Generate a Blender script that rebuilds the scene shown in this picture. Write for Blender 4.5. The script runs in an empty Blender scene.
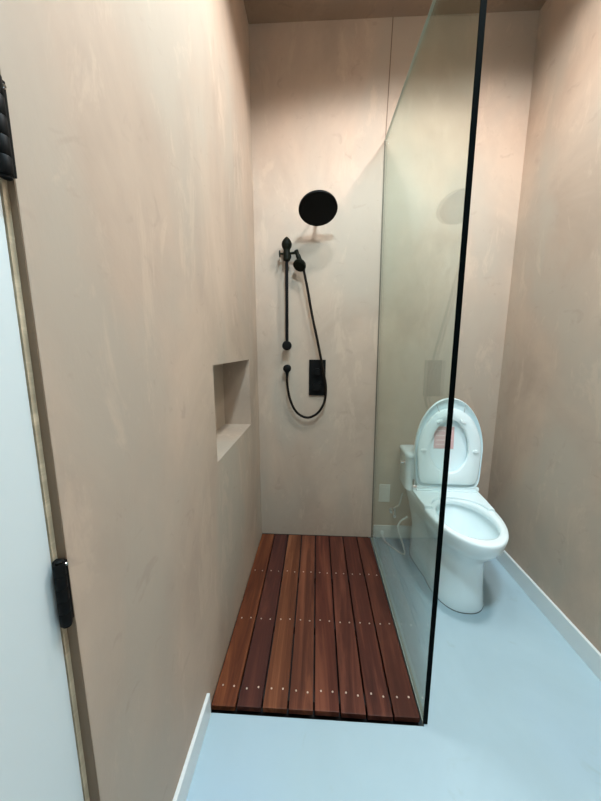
import bpy, bmesh, random
from math import sin, cos, pi, radians, sqrt, exp
from mathutils import Vector, Matrix
random.seed(4)
SC = bpy.context.scene
COL = SC.collection

# ------------------------------------------------------------------ helpers
def link(name, bm, mat, parent=None, smooth=False, bevel=0, segs=2, autosm=35):
    me = bpy.data.meshes.new(name)
    bmesh.ops.recalc_face_normals(bm, faces=bm.faces[:])
    bm.to_mesh(me); bm.free()
    o = bpy.data.objects.new(name, me)
    COL.objects.link(o)
    for m in (mat if isinstance(mat, (list, tuple)) else [mat]):
        me.materials.append(m)
    if smooth:
        for p in me.polygons: p.use_smooth = True
        try: me.set_sharp_from_angle(angle=radians(autosm))
        except Exception: pass
    if bevel:
        b = o.modifiers.new('bevel', 'BEVEL'); b.width = bevel; b.segments = segs
        b.limit_method = 'ANGLE'; b.angle_limit = radians(30)
    if parent: o.parent = parent
    return o

def box(bm, x0, x1, y0, y1, z0, z1):
    v = [bm.verts.new((x, y, z)) for z in (z0, z1) for y in (y0, y1) for x in (x0, x1)]
    for f in ((0, 1, 3, 2), (4, 5, 7, 6), (0, 1, 5, 4), (2, 3, 7, 6), (0, 2, 6, 4), (1, 3, 7, 5)):
        bm.faces.new([v[i] for i in f])
    return v

def B(*a):
    bm = bmesh.new(); box(bm, *a); return bm

def loft(bm, rings, cap0=True, cap1=True, closed=True):
    R = [[bm.verts.new(p) for p in r] for r in rings]
    n = len(R[0])
    for a, b in zip(R, R[1:]):
        for i in range(n if closed else n - 1):
            j = (i + 1) % n
            bm.faces.new((a[i], a[j], b[j], b[i]))
    if cap0: bm.faces.new(R[0][::-1])
    if cap1: bm.faces.new(R[-1])
    return R

def frame_to(d):
    d = Vector(d).normalized()
    a = Vector((0, 0, 1)) if abs(d.z) < .9 else Vector((1, 0, 0))
    u = d.cross(a).normalized(); w = d.cross(u)
    return u, w

def lathe(bm, p0, axis, prof, n=32):
    """prof: list of (distance along the axis, radius)"""
    p0 = Vector(p0); ax = Vector(axis).normalized(); u, w = frame_to(ax)
    loft(bm, [[p0 + ax*h + (u*cos(2*pi*i/n) + w*sin(2*pi*i/n))*max(r, 1e-4) for i in range(n)] for h, r in prof])

def smooth_path(pts, k=8):
    P = [Vector(p) for p in pts]; P = [2*P[0]-P[1]] + P + [2*P[-1]-P[-2]]; out = []
    for i in range(1, len(P)-2):
        a, b, c, d = P[i-1:i+3]
        for j in range(k):
            t = j/k
            out.append(.5*((2*b) + (c-a)*t + (2*a-5*b+4*c-d)*t*t + (-a+3*b-3*c+d)*t**3))
    out.append(P[-2]); return out

def tube(bm, pts, r, n=12):
    P = [Vector(p) for p in pts]; rings = []; u = None
    for i, p in enumerate(P):
        t = (P[min(i+1, len(P)-1)] - P[max(i-1, 0)]).normalized()
        if u is None: u = frame_to(t)[0]
        u = (u - t*u.dot(t)).normalized(); w = t.cross(u)
        rr = r[i] if isinstance(r, (list, tuple)) else r
        rings.append([p + (u*cos(2*pi*k/n) + w*sin(2*pi*k/n))*rr for k in range(n)])
    loft(bm, rings)

def tag(o, label=None, cat=None, group=None, kind=None):
    if label: o['label'] = label
    if cat: o['category'] = cat
    if group: o['group'] = group
    if kind: o['kind'] = kind
    return o

def thing(name, label, cat, loc=(0, 0, 0), rz=0, group=None):
    o = bpy.data.objects.new(name, None); COL.objects.link(o)
    o.location = loc; o.rotation_euler = (0, 0, rz); o.empty_display_size = .05
    return tag(o, label, cat, group)

def local(o, root):                       # shapes were drawn in room coordinates: keep them there
    o.parent = root
    o.matrix_parent_inverse = (Matrix.Translation(root.location) @ root.rotation_euler.to_matrix().to_4x4()).inverted()
    return o

# ------------------------------------------------------------------ materials
def newmat(name):
    m = bpy.data.materials.new(name); m.use_nodes = True
    nt = m.node_tree; return m, nt, nt.nodes['Principled BSDF']

def simple(name, col, rough=.5, metal=0, coat=0, spec=.5):
    m, nt, b = newmat(name)
    b.inputs['Base Color'].default_value = (*col, 1); b.inputs['Roughness'].default_value = rough
    b.inputs['Metallic'].default_value = metal; b.inputs['Coat Weight'].default_value = coat
    b.inputs['Specular IOR Level'].default_value = spec
    n = nt.nodes.new('ShaderNodeTexNoise'); n.inputs['Scale'].default_value = 60
    mr = nt.nodes.new('ShaderNodeMapRange'); mr.inputs['To Min'].default_value = max(rough-.04, .02); mr.inputs['To Max'].default_value = rough+.04
    nt.links.new(n.outputs['Fac'], mr.inputs['Value']); nt.links.new(mr.outputs['Result'], b.inputs['Roughness'])
    return m

def noise(nt, scale, detail=4, rough=.55, mapscale=(1, 1, 1), dist=0, offs=(0, 0, 0)):
    tc = nt.nodes.new('ShaderNodeTexCoord'); mp = nt.nodes.new('ShaderNodeMapping')
    mp.inputs['Scale'].default_value = mapscale; mp.inputs['Location'].default_value = offs
    n = nt.nodes.new('ShaderNodeTexNoise')
    n.inputs['Scale'].default_value = scale; n.inputs['Detail'].default_value = detail
    n.inputs['Roughness'].default_value = rough; n.inputs['Distortion'].default_value = dist
    nt.links.new(tc.outputs['Object'], mp.inputs['Vector']); nt.links.new(mp.outputs[0], n.inputs['Vector'])
    return n.outputs['Fac']

def ramp(nt, src, stops):
    r = nt.nodes.new('ShaderNodeValToRGB')
    while len(r.color_ramp.elements) < len(stops): r.color_ramp.elements.new(.5)
    for e, (p, c) in zip(r.color_ramp.elements, stops): e.position = p; e.color = (*c, 1)
    nt.links.new(src, r.inputs[0]); return r.outputs[0]

def mix(nt, a, b, fac, mode='MIX'):
    m = nt.nodes.new('ShaderNodeMix'); m.data_type = 'RGBA'; m.blend_type = mode
    for s, i in ((fac, 0), (a, 6), (b, 7)):
        if hasattr(s, 'links'): nt.links.new(s, m.inputs[i])
        elif i == 0: m.inputs[0].default_value = s
        else: m.inputs[i].default_value = (*s, 1)
    return m.outputs[2]

def plaster(name, base, tint):
    m, nt, b = newmat(name)
    c = ramp(nt, noise(nt, 1.7, 6, .62, (1, 1, .7), .5), [(.32, tuple(x*.83 for x in base)), (.5, base), (.68, tuple(min(x*1.15, 1) for x in base))])
    c = mix(nt, c, tint, ramp(nt, noise(nt, 2.6, 3, .5, (1, 1, .5), .3, (3, 7, 1)), [(.44, (0, 0, 0)), (.62, (.8, .8, .8))]))
    # trowel strokes and small scuffs
    c = mix(nt, c, tuple(x*1.25 for x in base), ramp(nt, noise(nt, 7, 6, .72, (1, 1, .35), .5, (1, 2, 9)), [(.55, (0, 0, 0)), (.63, (.34, .34, .34))]))
    c = mix(nt, c, tuple(x*.7 for x in base), ramp(nt, noise(nt, 11, 3, .6, (1, 1, 1.3), .8, (5, 2, 4)), [(.63, (0, 0, 0)), (.72, (.3, .3, .3))]))
    nt.links.new(c, b.inputs['Base Color'])
    b.inputs['Roughness'].default_value = .62; b.inputs['Specular IOR Level'].default_value = .32
    bp = nt.nodes.new('ShaderNodeBump'); bp.inputs['Strength'].default_value = .35; bp.inputs['Distance'].default_value = .006
    nt.links.new(noise(nt, 5, 7, .62, (1, 1, .6), .6), bp.inputs['Height']); nt.links.new(bp.outputs[0], b.inputs['Normal'])
    return m

def floor_mat():
    m, nt, b = newmat('floor_microcement')
    base = (.385, .515, .575)
    c = ramp(nt, noise(nt, 1.6, 5, .6, (1, 1, 1), .6), [(.3, tuple(x*.92 for x in base)), (.7, tuple(x*1.06 for x in base))])
    c = mix(nt, c, (.37, .51, .64), ramp(nt, noise(nt, 1.1, 2, .5, (1, 1, 1), .3, (4, 4, 0)), [(.48, (0, 0, 0)), (.7, (.45, .45, .45))]))
    c = mix(nt, c, (.33, .43, .44), ramp(nt, noise(nt, 7, 5, .65, (1, 1, 1), 1.0, (8, 1, 0)), [(.62, (0, 0, 0)), (.74, (.5, .5, .5))]))
    nt.links.new(c, b.inputs['Base Color'])
    b.inputs['Roughness'].default_value = .5; b.inputs['Specular IOR Level'].default_value = .35
    bp = nt.nodes.new('ShaderNodeBump'); bp.inputs['Strength'].default_value = .15; bp.inputs['Distance'].default_value = .002
    nt.links.new(noise(nt, 9, 5), bp.inputs['Height']); nt.links.new(bp.outputs[0], b.inputs['Normal'])
    return m

def wood(name, dark, mid, light, seed):
    m, nt, b = newmat(name)
    g = noise(nt, 14, 7, .65, (1, .06, 1), 1.5, (seed*3.1, seed*1.7, seed))
    c = ramp(nt, g, [(.32, dark), (.5, mid), (.66, tuple(x*1.25 for x in light))])
    c = mix(nt, c, dark, ramp(nt, noise(nt, 3, 3, .5, (1, .5, 1), .5, (seed, seed*2, 0)), [(.5, (0, 0, 0)), (.75, (.55, .55, .55))]))
    c = mix(nt, c, tuple(x*1.7 for x in light), ramp(nt, noise(nt, 60, 3, .6, (1, .05, 1), 0, (seed, 0, 3)), [(.6, (0, 0, 0)), (.8, (.3, .3, .3))]))
    nt.links.new(c, b.inputs['Base Color'])
    b.inputs['Roughness'].default_value = .5; b.inputs['Specular IOR Level'].default_value = .22
    bp = nt.nodes.new('ShaderNodeBump'); bp.inputs['Strength'].default_value = .2; bp.inputs['Distance'].default_value = .001
    nt.links.new(g, bp.inputs['Height']); nt.links.new(bp.outputs[0], b.inputs['Normal'])
    return m

def glass_mat():
    m = bpy.data.materials.new('shower_glass'); m.use_nodes = True; nt = m.node_tree; nt.nodes.clear()
    out = nt.nodes.new('ShaderNodeOutputMaterial'); mx = nt.nodes.new('ShaderNodeMixShader')
    tr = nt.nodes.new('ShaderNodeBsdfTransparent'); tr.inputs[0].default_value = (.92, .975, .965, 1)
    gl = nt.nodes.new('ShaderNodeBsdfGlossy'); gl.inputs['Roughness'].default_value = 0; gl.inputs['Color'].default_value = (.88, .97, .93, 1)
    lw = nt.nodes.new('ShaderNodeLayerWeight'); lw.inputs['Blend'].default_value = .5
    pw = nt.nodes.new('ShaderNodeMath'); pw.operation = 'POWER'; pw.inputs[1].default_value = 5
    ma = nt.nodes.new('ShaderNodeMath'); ma.operation = 'MULTIPLY_ADD'; ma.inputs[1].default_value = .96; ma.inputs[2].default_value = .04
    L = nt.links.new
    L(lw.outputs['Facing'], pw.inputs[0]); L(pw.outputs[0], ma.inputs[0]); L(ma.outputs[0], mx.inputs[0])
    L(tr.outputs[0], mx.inputs[1]); L(gl.outputs[0], mx.inputs[2]); L(mx.outputs[0], out.inputs[0])
    return m

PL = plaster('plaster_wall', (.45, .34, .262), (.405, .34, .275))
PC = plaster('plaster_ceiling_shaded', (.27, .185, .13), (.25, .18, .135))  # wall plaster again, the ceiling's dim indirect light put into a darker base
FL = floor_mat()
WHITE = simple('white_paint', (.72, .76, .76), .4)
DOORW = simple('door_paint', (.66, .73, .745), .45)
JAMB = wood('jamb_wood', (.42, .34, .24), (.50, .41, .29), (.56, .46, .33), 3)
REVEAL = simple('reveal_shaded', (.20, .135, .085), .7)  # plaster return turned from the light, its shade put into this brown
BLACK = simple('matte_black_metal', (.004, .004, .004), .55, 0, 0, .12)
BRONZE = simple('oil_rubbed_black', (.005, .006, .003), .5, 0, 0, .1)
HOSE = simple('hose_black', (.009, .006, .004), .5, 0, 0, .12)
PORC = simple('porcelain', (.80, .90, .92), .12, 0, .4)
PLAST = simple('seat_plastic', (.80, .91, .93), .22)
LIDP = simple('lid_plastic', (.80, .92, .95), .3)
CHROME = simple('chrome', (.75, .72, .72), .15, 1)
STICK = simple('pink_sticker', (.74, .47, .46), .5)
STICKT = simple('sticker_print', (.82, .62, .61), .5)
GREYP = simple('grey_hose', (.55, .55, .52), .4)
PLATE = simple('plate_plastic', (.66, .67, .63), .35)
DARKP = simple('shower_pan_membrane', (.02, .018, .017), .7)
EDGE = simple('polished_glass_edge', (.001, .0025, .0025), .6, 0, 0, .02)
SEAL = simple('clear_seal', (.36, .40, .36), .35)
SCREW = simple('stainless_screw', (.75, .62, .52), .3, .7)
GLASS = glass_mat()
def emit(name, col, s):
    m = bpy.data.materials.new(name); m.use_nodes = True; nt = m.node_tree; nt.nodes.clear()
    e = nt.nodes.new('ShaderNodeEmission'); e.inputs[0].default_value = (*col, 1); e.inputs[1].default_value = s
    o = nt.nodes.new('ShaderNodeOutputMaterial'); nt.links.new(e.outputs[0], o.inputs[0]); return m

# ------------------------------------------------------------------ room
R, H, YF = 1.587, 3.155, -3.3
DW, DY = .802, -1.106            # shower area
def wx(z): return .016 - .0085*z  # the left wall leans a hair

def S(name, bm, mat, **k): return tag(link(name, bm, mat, **k), kind='structure')

# floor slab with the sunken shower pan (one mesh)
bm = bmesh.new()
xs = [-.2, .012, DW, R+.15]; ys = [YF-.15, DY, .15]
box(bm, -.2, R+.15, YF-.15, DY, -.12, 0)
box(bm, DW, R+.15, DY, .15, -.12, 0)
box(bm, -.2, .002, DY, .15, -.12, 0)
S('floor', bm, FL)
bm = bmesh.new(); box(bm, .0, DW, DY, .15, -.12, -.06)
S('floor_shower_pan', bm, DARKP)

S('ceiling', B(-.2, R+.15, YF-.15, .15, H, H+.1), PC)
S('wall_back', B(-.2, R+.15, 0, .15, -.0, H), PL)
S('wall_right', B(R, R+.15, YF, 0, 0, H), PL)

# front wall (behind the camera) with an unseen window added for cool fill light
wxa, wxb, wza, wzb = .35, 1.25, 1.0, 2.3
bm = bmesh.new()
box(bm, -.2, wxa, YF-.15, YF, 0, H); box(bm, wxb, R+.15, YF-.15, YF, 0, H)
box(bm, wxa, wxb, YF-.15, YF, 0, wza); box(bm, wxa, wxb, YF-.15, YF, wzb, H)
S('wall_front', bm, PL)
bm = bmesh.new()
for a in ((wxa, wxa+.05, wza, wzb), (wxb-.05, wxb, wza, wzb), (wxa+.05, wxb-.05, wza, wza+.05), (wxa+.05, wxb-.05, wzb-.05, wzb)):
    box(bm, a[0], a[1], YF-.10, YF-.05, a[2], a[3])
win = S('fill_window_1', bm, WHITE)
link('fill_window_pane', B(wxa+.05, wxb-.05, YF-.08, YF-.075, wza+.05, wzb-.05), GLASS, win)

# left wall: niche and door opening cut out
n1, n2, nb, nt_, nd = -.872, -.250, .881, 1.269, .150
d1, d2, dh = -2.47, -1.596, 2.16
ysL = [YF, d1, d2, n1, n2, 0.0]; zsL = [0, nb, nt_, dh, H]
bm = bmesh.new()
def q(*p): bm.faces.new([bm.verts.new(v) for v in p])
for i in range(5):
    for j in range(4):
        y0, y1, z0, z1 = ysL[i], ysL[i+1], zsL[j], zsL[j+1]
        if i == 3 and j == 1: continue
        if i == 1 and j < 3: continue
        q((wx(z0), y0, z0), (wx(z0), y1, z0), (wx(z1), y1, z1), (wx(z1), y0, z1))
# niche inside
a, b = wx(nb), wx(nt_)
q((-nd, n1, nb), (-nd, n2, nb), (-nd, n2, nt_), (-nd, n1, nt_))
q((a, n1, nb), (a, n2, nb), (-nd, n2, nb), (-nd, n1, nb))
q((b, n1, nt_), (b, n2, nt_), (-nd, n2, nt_), (-nd, n1, nt_))
q((a, n1, nb), (-nd, n1, nb), (-nd, n1, nt_), (b, n1, nt_))
q((a, n2, nb), (-nd, n2, nb), (-nd, n2, nt_), (b, n2, nt_))
# outer face and rims
for (y0, y1, z0, z1) in ((YF, d1, 0, H), (d2, 0, 0, H), (d1, d2, dh, H)):
    q((-.2, y0, z0), (-.2, y1, z0), (-.2, y1, z1), (-.2, y0, z1))
bmesh.ops.remove_doubles(bm, verts=bm.verts[:], dist=1e-5)
S('wall_left', bm, PL)

# door recess: reveal, jamb, leaf
bm = bmesh.new()
for (y0, y1) in ((d2-.0015, d2), (d1, d1+.0015)):
    v = box(bm, -.19, 0, y0, y1, 0, dh)
for v in bm.verts:
    if v.co.x > -.01: v.co.x = wx(v.co.z) - .0005
box(bm, -.19, -.001, d1+.0015, d2-.0015, dh-.0015, dh)
rv = S('trim_2', bm, REVEAL)
bm = bmesh.new()
box(bm, -.12, -.0075, d2-.0095, d2-.0015, 0, dh-.0015)
box(bm, -.12, -.0075, d1+.0015, d1+.0095, 0, dh-.0015)
box(bm, -.12, -.0075, d1+.0095, d2-.0095, dh-.0095, dh-.0015)
box(bm, -.12, -.06, d1+.0095, d1+.03, 0, dh-.0095); box(bm, -.12, -.06, d2-.03, d2-.0095, 0, dh-.0095)
S('trim_3', bm, JAMB)
door = tag(link('door_1', B(-.050, -.0085, d1+.012, d2-.0115, .008, dh-.012), DOORW, bevel=.001), kind='structure')
def hinge(z0, z1, dy=0):
    bm = bmesh.new(); yc = d2-.0105+dy
    n = 5; L = (z1-z0)/n
    for k in range(n):
        lathe(bm, (.005, yc, z0+k*L+.0003), (0, 0, 1), [(0, .0078), (.0006, .0082), (L-.0012, .0082), (L-.0006, .0078)], 20)
    lathe(bm, (.006, yc, z0-.005), (0, 0, 1), [(0, .003), (.002, .006), (.0055, .0055)], 16)
    lathe(bm, (.006, yc, z1-.0005), (0, 0, 1), [(0, .0055), (.004, .006), (.006, .003)], 16)
    k = link('hinge', bm, BLACK, door, smooth=True)
    bm = bmesh.new()
    box(bm, -.0074, -.003, yc+.001, yc+.010, z0, z1)
    box(bm, -.004, .009, yc+.006, yc+.0115, z0+.002, z1-.001)
    link('hinge_leaf', bm, BLACK, k, bevel=.0006)
    bm = bmesh.new()
    lathe(bm, (.009, yc+.0085, z0+(z1-z0)*.93), (1, 0, 0), [(0, .0030), (.0015, .0022)], 12)
    link('screw', bm, CHROME, k, smooth=True)
    return k
hinge(.895, 1.003, -.003); hinge(1.549, 1.662, -.004); hinge(.18, .30)
# lever handle on the far edge of the leaf (behind the camera)
bm = bmesh.new(); lathe(bm, (-.0085, d1+.08, 1.0), (1, 0, 0), [(0, .026), (.008, .026), (.010, .022), (.010, .009), (.045, .009)])
tube(bm, [(.033, d1+.08, 1.0), (.036, d1+.12, 1.0), (.036, d1+.19, 1.0)], .008)
link('door_handle', bm, BLACK, door, smooth=True)

# baseboards
BH = .090
bm = bmesh.new(); v = box(bm, 0, .012, d2+.004, DY-.002, 0, BH)
for vv in bm.verts: vv.co.x += wx(vv.co.z)
S('baseboard_left', bm, WHITE, bevel=.0015)
S('baseboard_right', B(R-.014, R, YF, -.014, 0, .098), WHITE, bevel=.002)
S('baseboard_back', B(DW+.014, R, -.014, 0, 0, .098), WHITE, bevel=.002)
bm = bmesh.new(); box(bm, .02, R-.014, YF, YF+.014, 0, .098); S('baseboard_front', bm, WHITE, bevel=.002)

# ------------------------------------------------------------------ shower glass
# the glass leans a hair as well: x of the pane's left face
def gx(z): return .803 - .0095*z
GT = .011; GY = -1.098; GTOP = 2.537
gl = thing('glass_shower_screen', 'tall frameless clear glass shower screen standing between wood deck and toilet', 'shower screen', (.806, GY, 0))
def gbox(y0, y1, z0, z1, ex=0, t=GT):
    bm = bmesh.new(); box(bm, -ex, t+ex, y0, y1, z0, z1)
    for v in bm.verts: v.co.x += gx(v.co.z) + .0078*v.co.z*max(0, min(1, -v.co.y/1.1)) - (.002 if v.co.y < -.5 else 0)
    return bm
local(link('glass_pane', gbox(GY, -.006, .004, GTOP), GLASS), gl)
local(link('front_edge', gbox(GY-.0035, GY, .004, GTOP, .0022), EDGE), gl)['label'] = 'dark green front edge of the glass'
local(link('top_edge', gbox(GY, -.006, GTOP, GTOP+.0015), SEAL), gl)
local(link('wall_seal', gbox(-.006, -.0005, .004, GTOP, -.002), EDGE), gl)
local(link('floor_seal', gbox(GY, -.006, .0, .004, .0015), SEAL), gl)['label'] = 'pale sealant strip along the floor'

# sealant joint in the plaster above the glass
bm = bmesh.new(); v = box(bm, 0, .005, -.0012, .0, GTOP+.002, H)
for k_, q_ in enumerate(v): q_.co.x += .784 if k_ < 4 else .797
S('trim_1', bm, simple('joint_filler', (.17, .12, .085), .8))

# ------------------------------------------------------------------ wood deck
deck = thing('shower_deck', 'dark reddish hardwood slatted deck screwed down over the shower floor', 'shower deck', (.4, -.55, -.06))
tones = [((.075, .020, .010), (.150, .042, .017), (.23, .075, .028)),
         ((.042, .014, .012), (.075, .023, .017), (.11, .035, .022)),
         ((.085, .026, .013), (.150, .048, .022), (.22, .080, .036)),
         ((.065, .020, .012), (.115, .035, .019), (.17, .056, .028)),
         ((.062, .016, .010), (.112, .030, .018), (.16, .050, .027)),
         ((.048, .014, .010), (.085, .024, .015), (.125, .038, .023)),
         ((.052, .015, .011), (.090, .025, .016), (.13, .040, .024)),
         ((.046, .014, .010), (.082, .024, .015), (.12, .037, .022))]
x0, x1 = .018, .795; nB = 8; pitch = (x1-x0+.007)/nB
rows = [-.372, -.70, -1.016]
for k in range(nB):
    a = x0 + k*pitch; b = a + pitch - .007
    W = wood('deck_board_wood', *tones[k], seed=k+1)
    yf = -1.081 + random.uniform(-.002, .002)
    o = local(link('board', B(a, b, yf, -.006, -.022, .0+random.uniform(-.0006, .0006)), W, bevel=.0018), deck)
    for yr in rows:
        for f in (.26, .76):
            bm = bmesh.new(); lathe(bm, (a+(b-a)*f, yr+random.uniform(-.005, .005), .0003), (0, 0, 1), [(0, .0036), (.0009, .0036), (.0013, .0026)], 12)
            s = link('screw', bm, SCREW, smooth=True); s.parent = o
for yr in rows:
    local(link('batten', B(x0, x1, yr-.02, yr+.02, -.06, -.022), DARKP, bevel=.001), deck)

# ------------------------------------------------------------------ shower fittings on the back wall
# rain head
sh = thing('rain_shower', 'matte black round shower head high on the back wall', 'shower head', (.396, 0, 2.12))
ax = Vector((.05, -.45, -.89)).normalized(); hc = Vector((.397, -.17, 2.104))
bm = bmesh.new(); lathe(bm, hc, ax, [(-.034, .014), (-.024, .024), (-.018, .100), (-.011, .108), (-.002, .110), (.002, .108), (.003, .100)], 64)
local(link('head_disc', bm, BLACK, smooth=True), sh)
bm = bmesh.new()
fu, fw = frame_to(ax)
for rr, cnt in ((.012, 6), (.028, 12), (.045, 20), (.062, 28), (.082, 34)):
    for i in range(cnt):
        t = 2*pi*i/cnt; lathe(bm, hc+ax*.003+(fu*cos(t)+fw*sin(t))*rr, ax, [(-.001, .0018), (.0018, .0013)], 6)
local(link('nozzles', bm, BLACK), sh)
bm = bmesh.new(); lathe(bm, (.396, 0, 2.150), (0, -1, 0), [(0, .028), (.006, .028), (.010, .024), (.010, .012)], 40)
local(link('wall_flange', bm, BLACK, smooth=True), sh)
bm = bmesh.new(); e = hc - ax*.03
tube(bm, smooth_path([(.396, -.005, 2.150), (.396, -.07, 2.156), (.396, -.11, 2.150), e+Vector((0, .012, .012)), e+ax*.006]), .0095, 16)
local(link('shower_arm', bm, BLACK, smooth=True), sh)

# slide bar
bxx, byy = .209, -.058
sb = thing('shower_slide_bar', 'black vertical shower slide bar on wall left of the valve plate', 'slide bar', (bxx, 0, 1.35))
bm = bmesh.new(); tube(bm, [(bxx, byy, 1.35), (bxx, byy, 1.90)], .0102, 20)
local(link('bar', bm, BLACK, smooth=True), sb)
bm = bmesh.new(); lathe(bm, (bxx, 0, 1.352), (0, -1, 0), [(0, .024), (.006, .025), (.012, .020), (.02, .013), (.045, .013), (.052, .020), (.062, .030), (.070, .030), (.077, .023), (.079, .008)], 36)
local(link('lower_mount', bm, BLACK, smooth=True), sb)
bm = bmesh.new(); lathe(bm, (bxx, 0, 1.905), (0, -1, 0), [(0, .024), (.006, .024), (.010, .013), (.05, .013)], 30)
local(link('upper_mount', bm, BLACK, smooth=True), sb)
bm = bmesh.new(); lathe(bm, (bxx, byy, 1.862), (0, 0, 1), [(0, .012), (.004, .021), (.014, .0225), (.030, .0205), (.050, .0215), (.060, .019), (.068, .021), (.082, .029), (.098, .0315), (.112, .028), (.126, .018), (.136, .009), (.141, .001)], 32)
local(link('finial', bm, BRONZE, smooth=True), sb)
bm = bmesh.new(); tube(bm, [(bxx-.012, byy, 1.905), (bxx-.040, byy, 1.905)], .006, 12)
lathe(bm, (bxx-.039, byy, 1.905), (-1, 0, 0), [(0, .006), (.001, .020), (.005, .021), (.008, .016), (.009, .004)], 24)
local(link('side_knob', bm, BRONZE, smooth=True), sb)
bm = bmesh.new(); tube(bm, smooth_path([(bxx+.012, byy, 1.906), (bxx+.045, byy-.004, 1.908), (bxx+.060, byy-.01, 1.906)]), .0078, 14)
lathe(bm, (bxx+.050, byy-.01, 1.908), (.8, -.3, .2), [(0, .008), (.004, .013), (.016, .014), (.024, .011), (.026, .003)], 24)
local(link('holder_arm', bm, BRONZE, smooth=True), sb)

# hand shower hanging from the holder
hs = thing('hand_shower', 'small black hand shower hanging in the holder beside the slide bar', 'hand shower', (.285, -.07, 1.83))
bm = bmesh.new()
tube(bm, smooth_path([(.266, -.072, 1.915), (.279, -.080, 1.888), (.290, -.080, 1.860), (.300, -.072, 1.838)]), [.0125]*8+[.0145]*8+[.015]*9, 18)
local(link('handle', bm, BRONZE, smooth=True), hs)
bm = bmesh.new(); lathe(bm, (.296, -.060, 1.850), (-.30, -.62, -.72), [(-.012, .008), (0, .020), (.010, .036), (.020, .040), (.030, .040), (.037, .033), (.038, .004)], 32)
local(link('spray_head', bm, BRONZE, smooth=True), hs)
bm = bmesh.new(); tube(bm, [(.306, -.066, 1.845), (.314, -.060, 1.808)], [.0125, .009], 14)
local(link('hose_nut', bm, BRONZE, smooth=True), hs)

# hose
bm = bmesh.new()
tube(bm, smooth_path([(.313, -.060, 1.812), (.337, -.056, 1.70), (.367, -.052, 1.543), (.397, -.052, 1.41), (.425, -.056, 1.280), (.447, -.056, 1.170), (.461, -.055, 1.090),
     (.458, -.052, 1.015), (.440, -.048, .955), (.402, -.044, .905), (.347, -.042, .880), (.292, -.042, .897), (.252, -.044, .942), (.222, -.046, 1.02), (.209, -.048, 1.105), (.207, -.048, 1.175)], 10), .0082, 12)
tag(link('shower_hose', bm, HOSE, smooth=True), 'black flexible shower hose looping from hand shower down to wall elbow', 'hose')
# wall elbow
el = thing('hose_wall_elbow', 'small round black hose outlet on wall below the slide bar', 'hose outlet', (.208, 0, 1.205))
bm = bmesh.new(); lathe(bm, (.208, 0, 1.205), (0, -1, 0), [(0, .0225), (.005, .0235), (.012, .017), (.035, .015), (.050, .026), (.060, .025), (.067, .015), (.068, .002)], 32)
local(link('rosette', bm, BLACK, smooth=True), el)
bm = bmesh.new(); lathe(bm, (.208, -.048, 1.205), (0, 0, -1), [(0, .015), (.015, .0135), (.028, .0125), (.032, .010), (.052, .0085)], 20)
local(link('nipple', bm, BLACK, smooth=True), el)

# valve plate
vp = thing('shower_valve', 'flat black rectangular shower control plate beneath the round head', 'shower valve', (.407, 0, 1.14))
local(link('cover_plate', B(.350, .459, -.012, -.0, 1.025, 1.262), BLACK, bevel=.002), vp)
bm = bmesh.new(); lathe(bm, (.404, -.011, 1.185), (0, -1, 0), [(0, .022), (.028, .022), (.030, .020)], 32)
local(link('diverter_knob', bm, BLACK, smooth=True), vp)
bm = bmesh.new(); lathe(bm, (.404, -.011, 1.085), (0, -1, 0), [(0, .026), (.026, .026), (.028, .024)], 32); box(bm, .400, .408, -.034, -.02, 1.06, 1.085)
local(link('temperature_knob', bm, BLACK, smooth=True), vp)

# ------------------------------------------------------------------ wall plate behind the glass
op = thing('wall_outlet', 'blank white electrical wall plate low on the back wall left of toilet', 'wall outlet', (.885, 0, .34))
local(link('cover_plate', B(.845, .920, -.007, -.0, .276, .405), PLATE, bevel=.003), op)
local(link('insert', B(.864, .901, -.0085, -.005, .297, .384), PLATE, bevel=.001), op)

# ------------------------------------------------------------------ toilet
T = thing('toilet', 'white one-piece elongated toilet with raised seat lid behind the glass', 'toilet', (1.203, -.018, 0), radians(-1.6))
N = 72
def sect(z, hw, yf, yb, hb=None, p=2.0, xo=0):
    """outline: elliptical nose at yf, squarer towards the back at yb; hw half width, hb half width at the back"""
    hb = hw if hb is None else hb
    yc = yf + (yb-yf)*.47; out = []
    for i in range(N):
        t = 2*pi*i/N; c, s = cos(t), sin(t)
        if s < 0:   # front
            x = hw*(abs(c)**(2/p))*(1 if c >= 0 else -1); y = yc - (yc-yf)*(abs(s)**(2/p))
        else:       # back: superellipse with width easing to hb
            pp = 5
            y = yc + (yb-yc)*(abs(s)**(2/pp)); f = (y-yc)/(yb-yc); w = hw + (hb-hw)*f
            x = w*(abs(c)**(2/pp))*(1 if c >= 0 else -1)
        out.append((x+xo, y, z))
    return out
base_ = bmesh.new(); loft(base_, [sect(0, .1425, -.602, -.088, .198, 2.4), sect(.0032, .1425, -.602, -.088, .198, 2.4)])  # dark ring at the foot: contact shade of the caulk gap, as colour
bm = bmesh.new()
yb = -.006
rings = [sect(.003, .142, -.600, -.09, .196, 2.4), sect(.012, .144, -.602, -.085, .198, 2.4), sect(.10, .134, -.594, -.08, .188, 2.3), sect(.20, .130, -.594, -.06, .182, 2.2),
         sect(.26, .134, -.602, -.04, .190, 2.1), sect(.31, .148, -.630, -.02, .200, 2), sect(.36, .168, -.680, -.012, .212, 2), sect(.40, .182, -.715, yb, .222, 2),
         sect(.435, .189, -.726, yb, .226, 2), sect(.458, .191, -.731, yb, .226, 2), sect(.466, .189, -.729, yb-.002, .224, 2), sect(.470, .183, -.723, yb-.006, .218, 2)]
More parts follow.
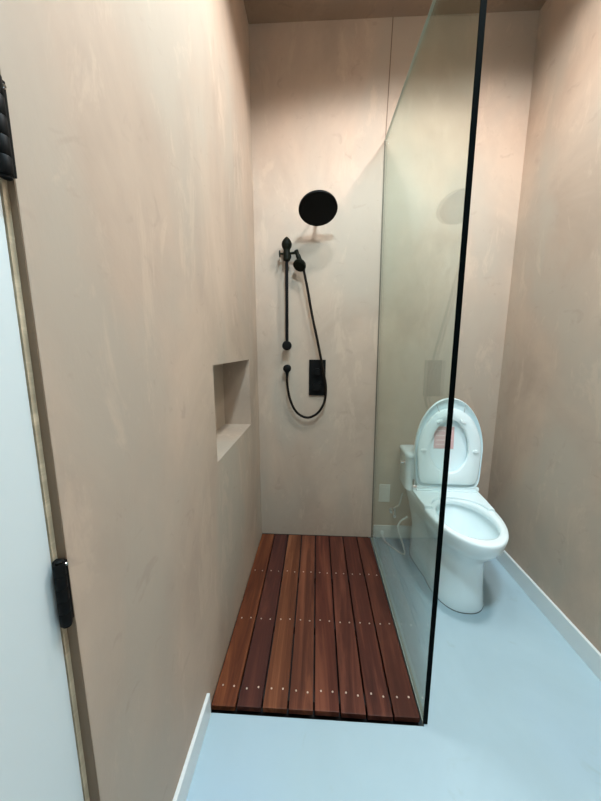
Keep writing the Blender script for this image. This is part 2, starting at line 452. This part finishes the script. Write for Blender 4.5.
# rim opening and bowl interior
def oval(z, hw, yf, yb_, xo=0):
    yc = yf+(yb_-yf)*.5; return [(hw*cos(2*pi*i/N)*(1-.10*sin(2*pi*i/N)*0)+xo, yc+(yb_-yf)/2*sin(2*pi*i/N), z) for i in range(N)]
rings += [oval(.4705, .146, -.688, -.290), oval(.468, .140, -.680, -.298), oval(.455, .136, -.676, -.302), oval(.438, .138, -.678, -.298), oval(.434, .158, -.697, -.278),
          oval(.405, .154, -.680, -.288), oval(.34, .125, -.610, -.320), oval(.28, .085, -.530, -.350), oval(.24, .055, -.470, -.370), oval(.21, .045, -.455, -.38)]
loft(bm, rings)
link('base_contact_shade', base_, simple('contact_shade_grey', (.06, .06, .055), .7), T)
link('bowl_body', bm, PORC, T, smooth=True, autosm=60)
# tank
bm = bmesh.new()
def rrect(z, hx, y0, y1, r=.04):
    out = []
    for cx, cy, a0 in ((hx-r, y1-r*.3, 0), (-hx+r, y1-r*.3, 90), (-hx+r, y0+r, 180), (hx-r, y0+r, 270)):
        ry = r if a0 >= 180 else r*.3
        for k in range(9):
            a = radians(a0+90*k/8); out.append((cx+r*cos(a), cy+ry*sin(a), z))
    return out
loft(bm, [rrect(.462, .222, -.200, -.004), rrect(.50, .220, -.178, -.003), rrect(.56, .223, -.172, -.002), rrect(.665, .224, -.170, -.001)])
link('tank', bm, PORC, T, smooth=True, autosm=50).location.x = -.008
bm = bmesh.new()
loft(bm, [rrect(.665, .228, -.176, .0), rrect(.668, .231, -.180, .0), rrect(.688, .232, -.181, .0), rrect(.697, .227, -.176, -.002), rrect(.701, .213, -.162, -.01)])
link('tank_lid', bm, PORC, T, smooth=True, autosm=50).location.x = -.008
bm = bmesh.new(); lathe(bm, (-.231, -.135, .625), (-1, 0, 0), [(0, .014), (.006, .014), (.010, .009), (.022, .008), (.024, .012), (.030, .013), (.033, .008)], 20)
link('flush_lever', bm, CHROME, T, smooth=True)['label'] = 'small chrome flush lever on the tank side'

# seat mounting plate around the back of the opening
bm = bmesh.new(); K = 32
inner = [(.147*cos(pi-pi*k/K), -.422+.124*sin(pi-pi*k/K)) for k in range(K+1)]
poly = [(-.189, -.424), (-.197, -.33), (-.203, -.205), (.190, -.205), (.184, -.33), (.178, -.424)]
seg = [sqrt((poly[i+1][0]-poly[i][0])**2+(poly[i+1][1]-poly[i][1])**2) for i in range(5)]; tot = sum(seg)
def along(t):
    d = t*tot
    for i, L_ in enumerate(seg):
        if d <= L_ or i == 4:
            f_ = min(d/L_, 1); return (poly[i][0]+(poly[i+1][0]-poly[i][0])*f_, poly[i][1]+(poly[i+1][1]-poly[i][1])*f_)
        d -= L_
outer = [along(k/K) for k in range(K+1)]
rings = []
for (ix, iy), (ox, oy) in zip(inner, outer):
    e_ = .004; dx, dy = ox-ix, oy-iy; ll = sqrt(dx*dx+dy*dy); dx, dy = dx/ll*e_, dy/ll*e_
    rings.append([(ix, iy, .469), (ix, iy, .480), (ix+dx, iy+dy, .484), (ox-dx, oy-dy, .484), (ox, oy, .480), (ox, oy, .469)])
loft(bm, rings)
link('seat_mount', bm, PLAST, T, smooth=True, autosm=30)

# raised lid and ring: u across, h up along the lid, d towards the viewer
tilt = radians(4.0); hy, hz = -.212, .500
def LP(u, h, d): return Vector((u, hy + h*sin(tilt) - d*cos(tilt), hz + h*cos(tilt) + d*sin(tilt)))
def egg(hw, h0, h1, M=80, p0=9, mid=.42):
    """closed outline between h0 (squarish bottom) and h1 (round top)"""
    hm = h0+(h1-h0)*mid; out = []
    for i in range(M):
        t = 2*pi*i/M; c, s = cos(t), sin(t)
        if s >= 0: u, h = hw*c, hm+(h1-hm)*s
        else:
            u = hw*(abs(c)**(2/p0))*(1 if c >= 0 else -1); h = hm-(hm-h0)*(abs(s)**(2/p0)); u *= 1-.06*((hm-h)/(hm-h0))
        out.append((u, h))
    return out
def ring3(o, d): return [LP(u, h, d) for u, h in o]
bm = bmesh.new()     # lid shell: dished
loft(bm, [ring3(egg(.175, .012, .516), -.022), ring3(egg(.192, .004, .538), -.018), ring3(egg(.196, 0, .548), -.006), ring3(egg(.197, 0, .550), .012), ring3(egg(.195, .003, .546), .016),
          ring3(egg(.193, .006, .540), .014), ring3(egg(.190, .010, .535), .000), ring3(egg(.180, .02, .521), -.006)])
link('seat_lid', bm, LIDP, T, smooth=True, autosm=60)
bm = bmesh.new()     # ring
out_ = [(.180, .040, .488), (.184, .036, .494), (.180, .040, .488)]
def hole(hw, h0, h1, M=80):
    hm = h0+(h1-h0)*.42; o = []
    for i in range(M):
        t = 2*pi*i/M; c, s = cos(t), sin(t)
        o.append((hw*c*(1-.0*s), hm+((h1-hm) if s >= 0 else (hm-h0))*s))
    return o
rr = [ring3(egg(.178, .032, .484), .006), ring3(egg(.183, .028, .490), .012), ring3(egg(.182, .029, .489), .024), ring3(egg(.176, .036, .482), .029),
      ring3(hole(.117, .092, .425), .029), ring3(hole(.111, .098, .419), .024), ring3(hole(.109, .100, .417), .012), ring3(hole(.112, .097, .421), .006)]
V = [[bm.verts.new(p) for p in r] for r in rr]
for a_, b_ in zip(V, V[1:]+V[:1]):
    for i in range(80): j = (i+1) % 80; bm.faces.new((a_[i], a_[j], b_[j], b_[i]))
ringo = link('seat_ring', bm, PLAST, T, smooth=True, autosm=60)
for (u, h) in ((-.066, .412), (.066, .412), (-.150, .235), (.150, .235)):
    bm = bmesh.new(); s = 1 if u > 0 else -1
    w2, h2 = (.016, .009)
    pts = [LP(u+w2*(abs(cos(2*pi*k/20))**.6)*(1 if cos(2*pi*k/20) >= 0 else -1), h+h2*(abs(sin(2*pi*k/20))**.6)*(1 if sin(2*pi*k/20) >= 0 else -1) - s*(cos(2*pi*k/20))*w2*.35*(1 if h > .3 else 0), .028) for k in range(20)]
    n_ = Vector((0, -cos(tilt), sin(tilt))); loft(bm, [pts, [p+n_*.007 for p in pts], [p+n_*.009 for p in [sum(pts, Vector())/20*.15+q_*.85 for q_ in pts]]])
    b_ = link('bumper', bm, PORC, smooth=True); b_.parent = ringo
SEAMG = simple('seam_grey', (.35, .38, .38), .5)
for s in (-1, 1):
    bm = bmesh.new(); tube(bm, [LP(s*.088, .524, .006), LP(s*.070, .468, .0295)], .0018, 8)
    gv = link('seam', bm, SEAMG); gv.parent = ringo
# sticker on the underside of the lid, seen through the ring
bm = bmesh.new()
def patch(bm, u0, u1, h0, h1, d0, d1):
    v = [bm.verts.new(LP(u, h, d)) for d in (d0, d1) for h in (h0, h1) for u in (u0, u1)]
    for f in ((0, 1, 3, 2), (4, 5, 7, 6), (0, 1, 5, 4), (2, 3, 7, 6), (0, 2, 6, 4), (1, 3, 7, 5)): bm.faces.new([v[i] for i in f])
patch(bm, -.082, .034, .240, .375, -.0065, -.004)
st = link('warning_sticker', bm, STICK, T); st['label'] = 'pink sticker printed with faint lines'
bm = bmesh.new()
for k, (a_, b_) in enumerate(((-.070, -.01), (-.002, .024), (-.072, .02), (-.068, .024), (-.070, -.02))):
    h_ = (.350, .350, .320, .292, .265)[k]; patch(bm, a_, b_, h_-.004, h_+.004, -.004, -.0036)
pr = link('print', bm, STICKT); pr.parent = st
# hinge
bm = bmesh.new(); tube(bm, [(-.175, hy-.004, hz-.004), (.170, hy-.004, hz-.004)], .012, 16); box(bm, -.178, .172, hy-.03, hy+.012, .478, .492)
link('hinge_bar', bm, PLAST, T, smooth=True)
bm = bmesh.new(); tube(bm, [(-.200, hy-.004, hz-.002), (-.178, hy-.004, hz-.002)], .0145, 16); tube(bm, [(-.190, hy-.004, hz), (-.193, hy+.0, hz+.045)], [.010, .007], 12)
link('hinge_cap', bm, CHROME, T, smooth=True)
bm = bmesh.new(); tube(bm, [(.172, hy-.004, hz-.002), (.186, hy-.004, hz-.002)], .0145, 16)
link('hinge_cap', bm, PLAST, T, smooth=True)
# rim jets slot, bolt cap on the base
bm = bmesh.new(); lathe(bm, (-.128, -.30, .045), (-1, 0, .0), [(-.02, .012), (.008, .012), (.012, .007)], 20)
link('bolt_cap', bm, PORC, T, smooth=True)

# ------------------------------------------------------------------ plumbing and cord left of the toilet
sv = thing('supply_valve', 'small metal water shutoff valve on wall behind the toilet', 'valve', (.945, 0, .215))
bm = bmesh.new(); lathe(bm, (.945, 0, .212), (0, -1, 0), [(0, .024), (.003, .024), (.008, .012), (.008, .008), (.05, .008)], 24)
local(link('escutcheon', bm, CHROME, smooth=True), sv)
bm = bmesh.new(); lathe(bm, (.945, -.045, .195), (0, 0, 1), [(0, .008), (.004, .012), (.03, .012), (.036, .009), (.050, .009)], 16)
local(link('valve_body', bm, CHROME, smooth=True), sv)
bm = bmesh.new(); lathe(bm, (.945, -.057, .212), (-.3, -1, 0), [(0, .006), (.015, .006), (.016, .012), (.022, .015), (.030, .010)], 16)
local(link('valve_handle', bm, CHROME, smooth=True), sv)
bm = bmesh.new(); tube(bm, smooth_path([(.945, -.045, .243), (.952, -.05, .262), (.972, -.060, .285), (.980, -.062, .320), (.985, -.062, .352), (.992, -.062, .372)]), .0045, 10)
tag(link('supply_hose', bm, GREYP, smooth=True), 'grey braided water hose from wall valve up to toilet', 'hose')
bm = bmesh.new(); tube(bm, smooth_path([(1.012, -.120, .236), (1.004, -.125, .232), (.978, -.125, .213), (.957, -.125, .180), (.956, -.13, .135), (.978, -.145, .075), (.992, -.17, .025), (.985, -.185, .0075), (.955, -.16, .0075), (.925, -.12, .010), (.892, -.075, .018), (.872, -.038, .045)], 10), .0058, 12)
tag(link('power_cord', bm, simple('cord_white', (.74, .76, .74), .4), smooth=True), 'white cord looping from beneath toilet bowl to plug at the baseboard', 'cord')
bm = bmesh.new(); lathe(bm, (.872, -.0145, .056), (0, -1, -.45), [(0, .013), (.004, .017), (.018, .016), (.026, .010), (.032, .007)], 20)
tag(link('cord_plug', bm, PLAST, smooth=True), 'small white round cord plug at the back baseboard', 'plug')

# ------------------------------------------------------------------ lights
def can(x, y, label, watts, spread, col, size=.065, blend=.28):
    t = thing('recessed_downlight', label, 'ceiling light', (x, y, H), group='recessed ceiling lights')
    bm = bmesh.new(); n = 48
    prof = [(.056, .0), (.056, -.001), (.075, -.003), (.078, -.002), (.078, 0)]
    R_ = [[bm.verts.new((x+r*cos(2*pi*i/n), y+r*sin(2*pi*i/n), H+z)) for i in range(n)] for r, z in prof]
    for a, b in zip(R_, R_[1:]):
        for i in range(n): bm.faces.new((a[i], a[(i+1) % n], b[(i+1) % n], b[i]))
    local(link('trim_ring', bm, WHITE, smooth=True), t)
    bm = bmesh.new(); bmesh.ops.create_circle(bm, cap_ends=True, segments=n, radius=.056, matrix=Matrix.Translation((x, y, H-.001)))
    local(link('lens', bm, emit('lens_glow', col, 6)), t)
    l = bpy.data.lights.new('downlight', 'SPOT'); l.shadow_soft_size = size; l.energy = watts; l.spot_size = radians(spread); l.spot_blend = blend; l.color = col
    o = bpy.data.objects.new('downlight_lamp', l); COL.objects.link(o); o.location = (x, y, H-.012)
    return o
can(.57, -1.0, 'recessed round ceiling light over the shower end', 48, 146, (.97, .99, 1))
can(1.18, -1.15, 'recessed round ceiling light in front of the toilet', 112, 162, (1, .99, .98), .10)
can(.60, -1.78, 'recessed round ceiling light near the door end', 174, 150, (.63, .88, 1), .12)
l = bpy.data.lights.new('window_fill_light', 'AREA'); l.shape = 'RECTANGLE'; l.size = wxb-wxa-.1; l.size_y = wzb-wza-.1; l.energy = 2; l.color = (.72, .88, 1)  # faint cool fill from behind, added outside the unseen window
o = bpy.data.objects.new('window_fill_light', l); COL.objects.link(o); o.location = ((wxa+wxb)/2, YF-.16, (wza+wzb)/2); o.rotation_euler = (radians(90), 0, 0)
w = bpy.data.worlds.new('sky'); SC.world = w; w.use_nodes = True
w.node_tree.nodes['Background'].inputs[0].default_value = (.72, .86, 1, 1); w.node_tree.nodes['Background'].inputs[1].default_value = .25

# ------------------------------------------------------------------ camera
cd = bpy.data.cameras.new('camera'); cam = bpy.data.objects.new('camera', cd); COL.objects.link(cam); SC.camera = cam
yaw, pit, rol, f = .0493, .1566, .0049, 303.12
fw = Vector((-sin(yaw)*cos(pit), cos(yaw)*cos(pit), -sin(pit))); r = Vector((cos(yaw), sin(yaw), 0)); u = r.cross(fw)
r2 = r*cos(rol)+u*sin(rol); u2 = -r*sin(rol)+u*cos(rol)
M = Matrix((r2, u2, -fw)).transposed().to_4x4(); M.translation = (.4019, -2.0147, 1.3341); cam.matrix_world = M
cd.sensor_fit = 'VERTICAL'; cd.sensor_height = 24; cd.sensor_width = 18; cd.lens = f*24/801
cd.shift_x = -1.32/801; cd.shift_y = -4.13/801; cd.clip_start = .01
vs = SC.view_settings; vs.view_transform = 'Standard'; vs.look = 'None'; vs.gamma = 1; vs.exposure = .44; vs.use_curve_mapping = False
SC.cycles.max_bounces = 12; SC.cycles.diffuse_bounces = 6; SC.cycles.transparent_max_bounces = 12
